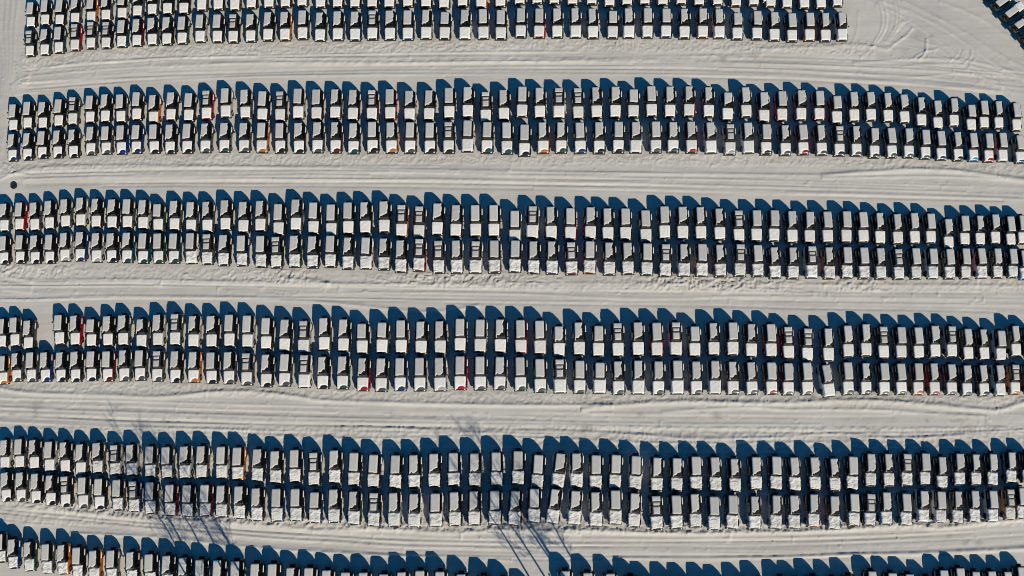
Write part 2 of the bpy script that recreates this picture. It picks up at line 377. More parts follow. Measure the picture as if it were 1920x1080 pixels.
CAB = [(-.24, .80, .78, 1.15, 1.19), (-.06, .83, .67, 1.15, 1.66), (.04, .84, .645, 1.15, 1.79), (.25, .845, .64, 1.15, 1.82), (1.75, .84, .635, 1.15, 1.81), (1.98, .83, .63, 1.15, 1.78), (2.05, .82, .66, 1.15, 1.68), (2.12, .80, .77, 1.15, 1.20)]
def cabin_mesh(s, m, dz=0.0, name='cabin'):
    V, Fc = loft([ring(ry(y, s), a, b, c, d - (dz if 0 < y < 1.9 else 0), .02 if d < 1.3 else .09, .02) for y, a, b, c, d in CAB])
    return mk(name, V, Fc, m, True, 40)
def slab(corners, off, name, m):        # a pane proud of its wall: 4 corners and an outward offset
    c = [np.array(p, float) for p in corners]; nrm = np.cross(c[1] - c[0], c[3] - c[0]); nrm /= np.linalg.norm(nrm)
    ctr = sum(c) / 4; up = off * nrm if (nrm @ (ctr - np.array([0, ctr[1] * .6, 1.2]))) > 0 else -off * nrm
    V = [p - up * .5 for p in c] + [p + up for p in c]
    Fc = [(0, 1, 2, 3), (4, 7, 6, 5), (0, 4, 5, 1), (1, 5, 6, 2), (2, 6, 7, 3), (3, 7, 4, 0)]
    return mk(name, V, Fc, m, False)
def windscreen_mesh():
    V = []; Fc = []; nu, nv = 9, 6
    for j in range(nv):
        v = j / (nv - 1); y = -.25 + .26 * v; zz = 1.20 + .55 * v; hw = .74 - .11 * v
        for i in range(nu):
            u = i / (nu - 1) * 2 - 1
            V.append((u * hw, y - .05 * (1 - u * u) - .012 , zz + .01))
    for j in range(nv - 1):
        for i in range(nu - 1):
            a = j * nu + i; Fc.append((a, a + 1, a + nu + 1, a + nu))
    n = len(V); V += [(x, y + .05, z - .02) for x, y, z in V]; Fc += [(a + n, d + n, c + n, b + n) for a, b, c, d in Fc[:]]
    return mk('windscreen', V, Fc, M_GLASS, True)
def side_window_mesh(s, sx):
    V = []; Fc = []
    for (y0, y1, sk) in ((.12, .86, .10), (.94, 1.88, -.04)):
        y0 = ry(y0, s); y1 = ry(y1, s)
        n = len(V)
        pts = [(.846, y0 - sk, 1.24), (.846, y1, 1.24), (.718, y1, 1.70), (.718, y0 + .02, 1.70)]
        for q in (0, .02):
            V += [(sx * (x + q - .006), y, z + q * .2) for x, y, z in pts]
        Fc += [(n + a, n + b, n + c, n + d) for a, b, c, d in ((0, 3, 2, 1), (4, 5, 6, 7), (0, 1, 5, 4), (1, 2, 6, 5), (2, 3, 7, 6), (3, 0, 4, 7))]
    return mk('side_window', V, Fc, M_GLASS, False)
def rear_window_mesh(s):
    y0, y1 = ry(2.075, s), ry(2.115, s)
    return slab([(-.6, y1, 1.28), (.6, y1, 1.28), (.55, y0, 1.66), (-.55, y0, 1.66)], .02, 'rear_window', M_GLASS)
def tyre(axis, rad, wid, ctr, name, rimr=.62):
    prof = [(rimr, -.5), (.93, -.5), (1.0, -.32), (1.0, .32), (.93, .5), (rimr, .5), (rimr * .95, .38), (.2, .30), (.0, .34)]
    seg = 18; V = []; Fc = []; mi = []
    for k in range(seg):
        a = 2 * math.pi * k / seg
        for r_, w in prof:
            p = (w * wid, r_ * rad * math.cos(a), r_ * rad * math.sin(a))
            if axis == 'y': p = (p[1], p[0], p[2])
            if axis == 'z': p = (p[1], p[2], p[0])
            V.append((p[0] + ctr[0], p[1] + ctr[1], p[2] + ctr[2]))
    n = len(prof)
    for k in range(seg):
        for q in range(n - 1):
            a = k * n + q; b = ((k + 1) % seg) * n + q
            Fc.append((a, b, b + 1, a + 1)); mi.append(0 if q < 5 else 1)
    Fc.append(tuple(k * n for k in range(seg))); mi.append(1)
    return mk(name, V, Fc, [M_RUBBER, M_RIM], True, 40, mi)
def box(x0, x1, y0, y1, z0, z1, r, name, m):
    V, Fc = loft([ring(y0, (x1 - x0) / 2 - r, (x1 - x0) / 2 - r, z0 + r * .5, z1 - r * .5, r, r * .5), ring(y0 + r, (x1 - x0) / 2, (x1 - x0) / 2, z0, z1, r, r * .5), ring(y1 - r, (x1 - x0) / 2, (x1 - x0) / 2, z0, z1, r, r * .5), ring(y1, (x1 - x0) / 2 - r, (x1 - x0) / 2 - r, z0 + r * .5, z1 - r * .5, r, r * .5)])
    V = [(x + (x0 + x1) / 2, y, z) for x, y, z in V]
    return mk(name, V, Fc, m, True, 40)

def snow_patch(name, m, hw, y0, y1, zf, mask, thick, seed, lump=0.3, cell=0.05, hwf=None):
    nx = int(round(2 * hw / cell)); ny = int(round((y1 - y0) / cell))
    xs = np.linspace(-hw, hw, nx + 1); yv = np.linspace(y0, y1, ny + 1)
    gx, gy = np.meshgrid(xs, yv)
    cxm = (gx[:-1, :-1] + gx[1:, 1:]) / 2; cym = (gy[:-1, :-1] + gy[1:, 1:]) / 2
    mk_ = mask(cxm, cym)
    inner = np.zeros(gx.shape); cur = np.zeros(gx.shape, bool)
    p = np.pad(mk_, 1); cur = p[:-1, :-1] & p[1:, :-1] & p[:-1, 1:] & p[1:, 1:]
    for st in range(4):
        inner += cur
        q = np.pad(cur, 1); cur = cur & q[:-2, 1:-1] & q[2:, 1:-1] & q[1:-1, :-2] & q[1:-1, 2:]
    prof = np.array([0.0, 0.62, 0.85, 0.96, 1.0])[inner.astype(int)]
    no = value_noise(gx * 2.2 + seed * 7, gy * 2.2, seed + 200) + .5 * value_noise(gx * 6 + seed * 3, gy * 6, seed + 230)
    if hwf is not None: gxs = gx * hwf(gy)
    else: gxs = gx
    Z = zf(gxs, gy) + thick * prof * (1 + lump * no)
    vid = -np.ones(gx.shape, int); V = []; Fc = []
    use = np.zeros(gx.shape, bool)
    use[:-1, :-1] |= mk_; use[1:, :-1] |= mk_; use[:-1, 1:] |= mk_; use[1:, 1:] |= mk_
    for j, i in zip(*np.nonzero(use)):
        vid[j, i] = len(V); V.append((gxs[j, i], gy[j, i], Z[j, i]))
    nv = len(V)
    V += [(x, y, float(zf(np.array(x), np.array(y))) - .02) for x, y, _ in V]
    for j, i in zip(*np.nonzero(mk_)):
        a, b, c, d = vid[j, i], vid[j, i + 1], vid[j + 1, i + 1], vid[j + 1, i]
        Fc.append((a, b, c, d))
        for (dj, di, e0, e1) in ((-1, 0, a, b), (0, 1, b, c), (1, 0, c, d), (0, -1, d, a)):
            jj, ii = j + dj, i + di
            if not (0 <= jj < mk_.shape[0] and 0 <= ii < mk_.shape[1]) or not mk_[jj, ii]:
                Fc.append((e1, e0, e0 + nv, e1 + nv))
    return mk(name, V, Fc, m, True)

def zroof(x, y): return 1.815 + 0 * x - 0.02 * np.clip((np.abs(x) - .5) / .2, 0, 1) ** 2
def zhood(x, y): return 1.17 - 0.12 * np.clip((-0.25 - y) / 1.85, 0, 1) ** 1.3 + 0 * x
def rc(x, y, hw, y0, y1, r):        # rounded rectangle
    dx = np.maximum(np.abs(x) - (hw - r), 0); dy = np.maximum(np.maximum(y0 + r - y, y - (y1 - r)), 0)
    return dx * dx + dy * dy < r * r
ROOF_F = {}; ROOF_M = {}; ROOF_O = {}
for s in (0, 1):
    yr = ry(2.03, s)
    ROOF_F[s] = [snow_patch('roof_snow', M_SNOW_ROOF, .60, -.13, yr, zroof, (lambda sd: lambda x, y: rc(x, y, .575, -.10 + .05 * x * (sd - 1) , yr, .10))(sd), .10, sd + 1 + 10 * s, .12) for sd in range(3)]
    def mm(sd):
        def f(x, y):
            w = value_noise(y * 3.5 + sd * 9, y * 0 + sd, 300 + sd) * .14 + value_noise(y * 9 + sd * 5, y * 0, 310 + sd) * .07
            e = [.26, .20, .34, .12, .28][sd]                        # how far along the right edge the melt has crept
            cut = .56 - [.02, .08, .0, .06, .16][sd] + w - .55 * np.clip((e + .25 - y) / .7, 0, 1) ** 1.6
            low = .08 + [.04, .0, .10, -.04, .14][sd] + .18 * value_noise(x * 4 + sd * 3, x * 0 + sd, 330 + sd) + .10 * value_noise(x * 11 + sd * 3, x * 0 + sd, 340 + sd) + .20 * np.clip(x / .55, -.5, 1) * [1, .7, 1.2, .6, 1.3][sd]
            keep = (x < cut) & (y > low)
            keep |= (x < -.44 + .06 * value_noise(y * 6, y * 0, 320 + sd)) & (y > -.18)
            if sd in (1, 3): keep |= (np.hypot(x - .02, y - .06) < .10) | (np.hypot(x + .16, y - .10) < .13)
            return keep & rc(x, y, .575, -.2, yr, .10)
        return f
    ROOF_M[s] = [snow_patch('roof_snow', M_SNOW_ROOF, .60, -.20, yr, zroof, mm(sd), .10, 20 + sd + 10 * s, .2) for sd in range(5)]
    def zs(x, y): return 1.74 + 0 * x
    ROOF_O[s] = [snow_patch('roof_snow', M_SNOW_ROOF, .60, ry(1.42, s), yr, zroof, lambda x, y: rc(x, y, .575, ry(1.42, s), yr, .08), .09, 41, .15),
                 snow_patch('roof_snow', M_SNOW_ROOF, .44, ry(.90, s), ry(1.34, s), zs, lambda x, y: rc(x, y, .43, ry(.90, s), ry(1.34, s), .05), .08, 42, .15),
                 snow_patch('roof_snow', M_SNOW_ROOF, .44, -.02, ry(.82, s), zs, lambda x, y: rc(x, y, .43, -.02, ry(.82, s), .05), .08, 43, .15)]
def hoodw(y): return 0.93 + .07 * np.clip((y + 2.1) / 1.2, 0, 1)
HOOD = {'A': [], 'B': [], 'C': []}
for sd in range(3):
    HOOD['A'].append(snow_patch('hood_snow', M_SNOW_HOOD, .82, -2.19, -.23, zhood, (lambda sd: lambda x, y: rc(x, y, .775 + .03 * value_noise(y * 4, y * 0, 352 + sd), -2.16 + .07 * value_noise(x * 3, x * 0, 350 + sd), -.25, .20))(sd), .13, 50 + sd, .22, hwf=hoodw))
    HOOD['B'].append(snow_patch('hood_snow', M_SNOW_HOOD, .82, -2.19, -.23, zhood, (lambda sd: lambda x, y: rc(x, y, .775 + .03 * value_noise(y * 4, y * 0, 356 + sd), -2.17, -.25, .20) & ~((((x - .22 - .06 * sd) / .58) ** 2 + ((y + 2.12) / (.40 + .07 * sd)) ** 2) < 1))(sd), .13, 54 + sd, .22, hwf=hoodw))
    HOOD['C'].append(snow_patch('hood_snow', M_SNOW_ROUGH, .82, -2.19, -.23, zhood, (lambda sd: lambda x, y: rc(x, y, .78 + .06 * value_noise(y * 4, y * 0, 364 + sd), -2.14 + .18 * value_noise(x * 3 + sd * 4, x * 0, 360 + sd) + .1 * (sd == 1), -.25, .10))(sd), .15, 58 + sd, .9, hwf=hoodw))
def strip(sx, y0, y1):
    V = []; Fc = []; n = 7
    for k in range(n):
        t = k / (n - 1); y = y0 + (y1 - y0) * t; e = math.sin(math.pi * (0.12 + .76 * t)); w = .035 + .05 * e
        for (dx, dz) in ((-w, 0), (-w * .6, .05 * e), (w * .6, .05 * e), (w, 0)):
            V.append((sx * .935 + dx, y, (1.165 if y0 < 3 else 1) - .2 + dz))
    for k in range(n - 1):
        for q in range(4):
            a = k * 4 + q; b = k * 4 + (q + 1) % 4; Fc.append((a, b, b + 4, a + 4))
    Fc += [(3, 2, 1, 0), tuple((n - 1) * 4 + q for q in range(4))]
    return mk('fender_snow', V, Fc, M_SNOW_HOOD, True)

BODY = {(s, c): body_mesh(s, M_PAINT[c], 'body') for s in (0, 1) for c in PAINT}
CABIN = {s: cabin_mesh(s, M_TOP) for s in (0, 1)}
SOFT = {s: cabin_mesh(s, M_FABRIC, .08, 'soft_top') for s in (0, 1)}
WIND = windscreen_mesh()
SIDEW = {(s, sx): side_window_mesh(s, sx) for s in (0, 1) for sx in (-1, 1)}
REARW = {s: rear_window_mesh(s) for s in (0, 1)}
WHEELS = {s: [tyre('x', .41, .27, (sx * .80, y, .40), 'wheel') for sx in (-1, 1) for y in (-1.42, ry(1.40, s))] for s in (0, 1)}
SPARE = {s: tyre('y', .39, .25, (.0, ry(2.14, s) + .14, .98), 'spare_wheel') for s in (0, 1)}
BUMP = box(-.90, .90, -2.34, -2.12, .46, .72, .05, 'front_bumper', M_TRIM)
GRILLE = box(-.66, .66, -2.225, -2.17, .74, .93, .02, 'grille', M_TRIM)
def lamp_mesh(sx):
    V = []; Fc = []; seg = 12
    for (r_, y) in ((.115, -2.16), (.115, -2.235), (.08, -2.255), (0.002, -2.262)):
        for k in range(seg):
            a = 2 * math.pi * k / seg; V.append((sx * .62 + r_ * math.cos(a), y, .835 + r_ * math.sin(a)))
    for q in range(3):
        for k in range(seg):
            a = q * seg + k; b = q * seg + (k + 1) % seg; Fc.append((a, b, b + seg, a + seg))
    return mk('headlight', V, Fc, M_LAMP, True)
def glint_bar_mesh():  # made-up rounded bar below the windscreen, added to catch sun glints
    V = []; Fc = []; n = 13; m = 8
    for k in range(n):
        u = k / (n - 1) * 2 - 1
        for q in range(m):
            a = 2 * math.pi * q / m; V.append((u * .70, -.20 + .05 * u * u + .065 * math.cos(a), 1.255 - .02 * u * u + .065 * math.sin(a)))
    for k in range(n - 1):
        for q in range(m):
            a = k * m + q; b = k * m + (q + 1) % m; Fc.append((a, a + m, b + m, b))
    Fc += [tuple(range(m)), tuple((n - 1) * m + q for q in range(m - 1, -1, -1))]
    return mk('wiper_cowl', V, Fc, M_GLINT_BAR, True)
M_GLINT_BAR = mat('glint_bar_steel', (0.22, 0.22, 0.23), 0.22, 1.0)  # metallic so that the added bar reflects the sun
GLINT_BAR = glint_bar_mesh()
LAMPS = [lamp_mesh(-1), lamp_mesh(1)]
def mirror_mesh(sx):
    m = box(.0, .20, -.06, .08, 1.20, 1.38, .03, 'door_mirror', M_TRIM)
    for v in m.vertices: v.co.x = sx * (v.co.x + .91); v.co.y += -.02
    if sx < 0: m.flip_normals()
    return m
MIRR = [mirror_mesh(-1), mirror_mesh(1)]
STRIP = {s: [strip(-1, ry(.95, s), ry(1.82, s)), strip(1, ry(.95, s), ry(1.82, s))] for s in (0, 1)}
def bar_mesh(s, y):
    y = ry(y, s); m = box(-.64, .64, y - .04, y + .04, 1.74, 1.85, .025, 'cross_bar', M_TRIM); return m
BARS = {s: [bar_mesh(s, .86), bar_mesh(s, 1.38)] for s in (0, 1)}

# proportions: short bonnet, long cabin
def ymap(y): return -.25 + (y + .25) * (0.895 if y < -.25 else 1.11)
for _me in list(bpy.data.meshes):
    if _me.name.startswith(('wheel', 'spare_wheel', 'headlight')):
        _c = sum(v.co.y for v in _me.vertices) / len(_me.vertices); _dy = ymap(_c) - _c
        for v in _me.vertices: v.co.y += _dy
    elif not _me.name.startswith('snow_ground'):
        for v in _me.vertices: v.co.y = ymap(v.co.y)
def car_parts(t, s, c, hood, rv, hv):
    P = [('body', BODY[(s, c)])]
    if t == 'o':
        P += [('soft_top', SOFT[s])] + [('cross_bar', b) for b in BARS[s]] + [('roof_snow', r) for r in ROOF_O[s]]
    else:
        P += [('cabin', CABIN[s]), ('roof_snow', (ROOF_F if t == 'f' else ROOF_M)[s][rv % (3 if t == 'f' else 5)])]
    P += [('windscreen', WIND), ('wiper_cowl', GLINT_BAR), ('rear_window', REARW[s]), ('side_window', SIDEW[(s, -1)]), ('side_window', SIDEW[(s, 1)]), ('hood_snow', HOOD[hood][hv % 3]), ('spare_wheel', SPARE[s]),
          ('front_bumper', BUMP), ('grille', GRILLE)]
    P += [('wheel', w) for w in WHEELS[s]] + [('headlight', l) for l in LAMPS] + [('door_mirror', m) for m in MIRR] + [('fender_snow', q) for q in STRIP[s]]
    return P

# ------------------------------------------------------------------ where each car stands: (x, y) of the bonnet's upper edge read in 4x enlargements
# code: type f (roof fully snowed) m (melted windscreen) o (soft top), colour letter, S short wheelbase, +n / -n turned by n degrees
D = {}
D['U1'] = ['A', (0, 0), '230,125fk 338,108fk 447,108fk 562,95mg 682,85fo 792,72mg 915,58fl 1030,40mg 1140,28mg 1255,22mk 1378,20mk 1512,-5mg 1635,-12fk 1760,-10mg 1885,-25mk',
           (480, 0), '95,-28fg 220,-33mk 345,-42fg 483,-32mk 612,-33fk 742,-30mk 872,-32ok 1000,-32mg 1137,-40fk 1275,-36mk 1410,-28fg 1548,-42mk 1688,-30fo 1832,-40mk',
           (960, 0), '55,-60mk 188,-62fk 318,-60mk 453,-54fg 598,-57mk 730,-42fk 862,-50mk 995,-57mk 1130,-52fg 1270,-60ok 1402,-47mk 1540,-52fk 1680,-42mk 1812,-47fk 1915,-70mk',
           (1440, 0), '20,-37mk 143,-28fk 270,-24mk 395,-24ok 520,-38mk']
D['L1'] = ['A', (0, 0), '222,342ok 335,332mt 440,315ft 560,295or 680,280og 795,280ok 912,268ft 1025,260md 1140,253mg 1250,248mk 1365,243fn 1500,230fl 1630,230fk 1748,230ok 1878,226mn',
           (480, 0), '90,215mk 215,213mo 348,203ft 480,218mn 612,210mg 742,213mb 872,206ok 1003,206mt 1137,205fb 1275,200ml 1415,202fkS 1565,200mw 1703,198fl 1835,203fk',
           (960, 0), '65,188fk 203,190fr 338,190mn 475,190mw 605,193mk 755,193fnS 875,190mw 1015,190fg 1155,190fb 1293,195mk 1430,192mo 1553,195mw 1690,205ftS 1838,205fg',
           (1440, 0), '48,215mg 180,222fk 312,218fo 432,220mk 555,215mw']
D['U2'] = ['A', (0, 0), '100,898fk 207,880fk 320,880mk 440,862fk 545,848og 675,835fk 790,828mk 905,830fg 1025,812fk 1150,835mo 1282,815mk 1415,820fk 1548,805or 1690,788fl 1838,798mg',
           (480, 0), '48,812fk 180,815ok 315,795fl 453,802fk 593,797mg 727,805mk 868,805od 1005,800fr 1150,810ml 1298,808mk 1448,792fk 1588,785mk 1722,820ok 1858,805mk',
           (960, 0), '75,782fk 208,790mk 350,790ow 495,795ok 633,788mk 775,785mg 910,785fnS 1045,778fk 1185,782mk 1328,778mr 1475,785mk 1617,808mkS 1755,785mk 1890,822mr',
           (1440, 0), '105,812fr 248,808mg 385,808fr 515,833fkS 645,818mk 770,815mk 900,822mk 1022,833mk 1150,855mg 1272,878mb 1393,860mg 1522,893fkS 1620,875ft 1730,878mk 1862,893fk']
D['L2'] = ['B', (0, 270), '92,42mb 205,34mk 315,21fk 432,17mk 548,12mk 680,-8mg 795,-12fg 908,-16fb 1022,-20fb 1155,-22fk 1275,-20mk 1403,-25fk 1540,-28mg 1682,-32mn 1828,-32mg',
           (480, 270), '42,-30fo 180,-28fk 320,-28mk 460,-32mg 595,-32md 730,-25mt 872,-33fk 1013,-30mo 1155,-28fg 1303,-28fk 1443,-30ok 1585,-42fw 1732,-30ft 1880,-26ft',
           (960, 270), '92,-10fk 232,-28mo 368,-30mn 510,-28fb 653,-28mk 797,-32fk 928,-32mw 1078,-34fg 1208,-33mt 1345,-33mr 1490,-28mw 1635,-16ol 1772,-28mw 1905,-16fk',
           (1440, 270), '130,-10mg 262,-15fr 400,-12mg 535,-5ok 663,-5mg 797,10mk 927,8fg 1055,10mg 1180,20fn 1298,28fb 1425,35mk 1540,40fc 1655,45fr 1760,40fw 1890,55ft']
D['U3'] = ['A', (0, 270), '32,568mg 145,558fr 258,560mg 370,548mk 490,535mg 603,525ml 720,535mk 840,540mk 955,538fg 1072,545ml 1185,560fnS 1308,555mg 1432,565mg 1553,565mg 1690,552mk 1825,568mk',
           (480, 270), '32,558mg 168,585fk 298,550mg 430,575fk 563,590fn 690,575fk 818,572mk 960,565mk 1090,595oo 1222,605og 1360,583mk 1498,595mk 1645,595fg 1783,595fk',
           (960, 270), '20,640fl 152,605ow 293,610mk 437,618fr 588,612mk 718,620mk 850,620fk 1002,635fg 1143,608fn 1280,610mk 1415,612mk 1557,620mk 1700,635ok 1833,632fn',
           (1440, 270), '45,632fn 180,640mk 312,643mk 445,642fg 587,640fk 713,642fk 840,650mk 972,655mk 1098,650mk 1220,650fg 1352,692mk 1475,665fg 1590,665mb 1705,655mk 1818,670fk 1908,660fg']
D['L3'] = ['B', (0, 270), '28,812fk 150,805fk 262,808mk 372,805fk 485,790ml 600,785mb 722,795ml 835,795mk 952,795mt 1072,800ft 1185,800fn 1303,800ft', 'C', (0, 270), '1430,800fw 1552,808og 1675,815mk 1812,818fb',
           (480, 270), '35,825fk 150,832ok 288,825mn 423,830mk 557,825fk 690,840mg 822,838fw 958,845mg 1085,862mk 1222,852or 1368,868og 1503,865ml 1645,868ow 1787,865fg',
           (960, 270), '22,862fg 162,870mk 300,872mb 445,878or 582,870fo 730,880mg 868,878mg 1012,885fn 1150,892og 1290,890mw 1425,890fo 1562,895mg 1710,892og 1843,895fg',
           (1440, 270), '52,910mn 188,912mg 328,905ow 460,912mr 592,908fn 720,912fg 845,915mg 980,920og 1110,915fn 1237,915fw 1362,918fk 1482,915fr 1602,912fw 1722,912mk 1835,912fg 1925,925fc']
D['U4'] = ['A', (0, 540), '12,355fk 110,345fg 212,368mk 445,330fk 562,335mr 685,345fkS 808,340mk 922,335mg 1060,348mgS 1182,335ml 1312,330og 1450,345ml 1585,345mk 1720,338fk 1855,345fl',
           (480, 540), '75,360fk 215,375mk 355,385ol 510,365mg 655,375mk 795,390fkS 945,383fgS 1087,385fd 1237,392mk 1380,390mk 1530,372fk 1680,378fl 1832,380mk',
           (960, 540), '65,385fr 208,390fl 352,410mkS 503,400mk 648,408fkS 793,408og 945,402mk 1085,405fr 1228,402ow 1370,410fkS 1513,402mk 1655,400fg 1795,412mg',
           (1440, 540), '22,412fr 152,430od 295,445ok 452,445mg 600,418mk 735,410mg 865,428ok 998,428fg 1128,430fg 1252,420mg 1377,420ol 1500,440mk 1620,442mk 1745,450fw 1858,415mg 1965,425fn']
D['L4'] = ['B', (0, 540), '20,632fo 122,612mg 232,610fg 338,610mb 455,610mk 565,608mk 685,603fk 805,605fd 930,600mg 1048,598fg 1178,605og 1315,610mk 1450,612mo 1585,618fk 1715,618mg 1848,628og',
           (480, 540), '75,640mk 213,635fg 360,645ow 500,655mk 648,655mn 800,668mr 938,672mg 1080,668fb 1227,668fg 1377,668ml 1530,658fr 1680,660fg 1828,660mg',
           (960, 540), '62,665fn 210,678fg 358,682ow 507,688fg 657,685fwS 798,695mg 947,690mw 1098,695mg 1240,690fw 1382,695mg 1522,690mw 1657,695mg 1797,698mg',
           (1440, 540), '25,698fr 150,703fg 293,700fg 450,715mw+6 600,698fg 735,700mg 870,702fg 998,702fg 1125,702fo 1247,702mr 1375,705mg 1492,712mg 1618,712mk 1740,712mw 1852,705oo 1965,700mn']
D['U5'] = ['A', (0, 810), '35,185ml 145,178fg 255,185mk 370,203fl 487,208mk 605,225mg', 'C', (0, 810), '730,213mg 860,230ol 985,230ml 1125,243fg 1250,248fg 1385,247ml 1510,245mg 1660,248fl 1782,258fo',
           (480, 810), '10,268mk 145,283mk 290,275fk 433,298ok 588,280mk 733,300fk 880,313fk 1045,318fk 1185,318mk 1335,308mk 1482,302fk 1640,305mg 1803,298fk',
           (960, 810), '45,288fk 192,318fk-2 350,308mw-6 483,308mw 628,322fk 775,318fk-3 925,325fw-4 1087,340mk-2 1235,340mk-2 1380,330fg 1525,335mk 1672,345mk 1830,330mk',
           (1440, 810), '60,328fk 200,335mg 350,332mk 500,340mk 632,328fg-2 770,305mk-3 905,305mk-2 1042,302og-2 1178,298fk-2 1305,325mg-3 1437,300mb-3 1560,302mk-2 1685,300mk-3 1825,285mb-3 1945,285mk-2']
D['L5'] = ['B', (0, 810), '45,430mk 155,430mg 268,440mk 380,455mk 490,465ok 622,472fg 745,482fk', 'C', (0, 810), '880,492fg 1003,503ob 1128,515fk 1275,530fd 1405,535fk 1538,533fd 1660,540mg 1795,548mk',
           (480, 810), '5,563mk 155,568fb 298,566fk 440,576fbS 583,576mk 733,590mn 882,602ok 1033,603ml 1183,608mw 1345,605fw 1490,598mk 1635,593mk 1790,588fk',
           (960, 810), '20,592mr-3 165,573fg-2 312,578ml-7 470,588mw-3 628,600ml 775,585fl 917,608mk-3 1083,628ok 1232,622fn 1375,610mg 1515,630fc 1652,620fk-2 1820,625ml-2',
           (1440, 810), '60,620ml-2 195,620mb-2 342,610mo-2 495,625mg-2 645,603fg 765,603og-2 888,593mc-2 1035,600fg-2 1165,578mw-2 1295,583fw-2 1422,583mg-2 1550,576mg-2 1685,576fw-2 1815,563oo-2 1905,553fg-2']
D['U6'] = ['C', (0, 810), '5,890fg 95,933mb 218,952mn 350,968fg 470,975mo 580,997fk 705,1020mo 835,1022fg 988,1033mk 1125,1050fk 1255,1066mk 1378,1080mk 1505,1095fk 1635,1100mk 1770,1108fk 1915,1130mk',
           (480, 810), '125,1130fk 262,1162mk 395,1162fk 528,1178mk 668,1198fk 808,1200mk 955,1210fk 1095,1195mg 1230,1185fk 1380,1192fk 1540,1215mk 1705,1225fk 1850,1245mk',
           (960, 810), '100,1320fk 400,1190mk 570,1205fk 740,1210mk 890,1232fk 1020,1260mk 1170,1262fk 1305,1270mg 1450,1268fk 1575,1285mk 1720,1262fk 1860,1250mk',
           (1440, 810), '105,1235fk 215,1245mk 345,1225fk 490,1235mk 620,1220fk 780,1185mk 932,1198fk 1062,1205mk 1195,1225fg 1315,1172fk 1440,1155fk 1560,1182mk 1680,1180fk 1800,1182og 1900,1145fk']
D['L6'] = []
LINE_WORDS = {'U1': 'upper line of first double row', 'L1': 'lower line of first double row', 'U2': 'upper line of second double row', 'L2': 'lower line of second double row', 'U3': 'upper line of third double row', 'L3': 'lower line of third double row',
              'U4': 'upper line of fourth double row', 'L4': 'lower line of fourth double row', 'U5': 'upper line of fifth double row', 'L5': 'lower line of fifth double row', 'U6': 'line cut off at the bottom', 'DG': 'slanted line at the top corner'}
import re
CARS = []
for line, seq in D.items():
    hood = 'A'; off = (0, 0); n0 = len(CARS)
    for it in seq:
        if isinstance(it, tuple): off = it
        elif len(it) == 1: hood = it
        else:
            for tk in it.split():
                g = re.match(r'(-?\d+),(-?\d+)([fmo])([a-z])(S?)([+-]\d+)?$', tk)
                X = off[0] + int(g[1]) / 4; Y = off[1] + int(g[2]) / 4
                hd = hood
                if hood == 'B' and g[4] == 'w': hd = 'A'
                CARS.append(dict(X=X, Y=Y, t=g[3], c=g[4], s=1 if g[5] else 0, rot=float(g[6] or 0), hood=hd, line=line))
    L = CARS[n0:]; L.sort(key=lambda q: q['X'])
    vis = [q for q in L if -6 < q['X'] < 1926]
    for i, q in enumerate(L):
        q['left'] = vis.index(q) + 1 if q in vis else 0
        q['right'] = len(vis) - q['left'] + 1 if q in vis else 0

def sfac(X, Y):
    u = (X - 1000) / 980.0; v = (Y - 620) / 600.0
    sx = 1.01 - 0.225 * u * u - .02 * v * v
    sy = 1.00 - 0.12 * u * u - .05 * v * v
    return sx, sy, 0.53 * (sx + sy)

def place(q):
    sx, sy, sz = sfac(q['X'], q['Y'])
    x, y = unproject(q['X'], q['Y'], 1.24 * sz)
    rot = R(q['rot'] + random.uniform(-1.5, 1.5))
    rot += R(3.6 * min(1, max(0, (620 - q['X']) / 540)) * (0.5 + 0.75 * q['Y'] / 1000))      # the lines fan out a little towards the road
    if q.get('ang') is not None: rot = q['ang']
    M = Matrix.Rotation(rot, 4, 'Z')
    off = M @ Vector((0, -.25 * sy, 0))
    q['loc'] = (x - off.x, y - off.y, 0.0); q['rz'] = rot; k_ = random.uniform(.985, 1.02); q['sc'] = (sx * random.uniform(.985, 1.01), sy * k_, sz * random.uniform(.98, 1.03))
    q['area'] = sx * sy * (1 + .00025 * (q['Y'] - 540)) if (12 < q['X'] < 1908 and 30 < q['Y'] < 1010 and not (q['line'] == 'U1')) else .1
for q in CARS: place(q)
# the slanted line in the top corner, noses to the upper side
for i in range(-3, 9):
    X = 1900 + 17.8 * i; Y = 19.4 + 20.6 * i
    x, y = unproject(X, Y, 1.7)
    q = dict(X=X, Y=Y, t='fmf'[i % 3], c='kgkkt'[i % 5], s=0, rot=0, hood='A', line='DG', left=max(0, i + 2), right=0, ang=R(126), area=.05)
    sc_ = (.84, .86, .85); M = Matrix.Rotation(q['ang'], 4, 'Z'); o = M @ Vector((0, .95 * .86, 0))
    q.update(loc=(x - o.x, y - o.y, 0.0), rz=q['ang'], sc=sc_)
    CARS.append(q)

ORD1 = ['', 'first', 'second', 'third', 'fourth', 'fifth', 'sixth', 'seventh', 'eighth', 'ninth', 'tenth', 'eleventh', 'twelfth', 'thirteenth', 'fourteenth', 'fifteenth', 'sixteenth', 'seventeenth', 'eighteenth', 'nineteenth']
def ordinal(n):
    if n < 20: return ORD1[n]
    t, u = divmod(n, 10); T = ['', '', 'twent', 'thirt', 'fort', 'fift'][t]
    return T + 'ieth' if u == 0 else T + 'y-' + ORD1[u]

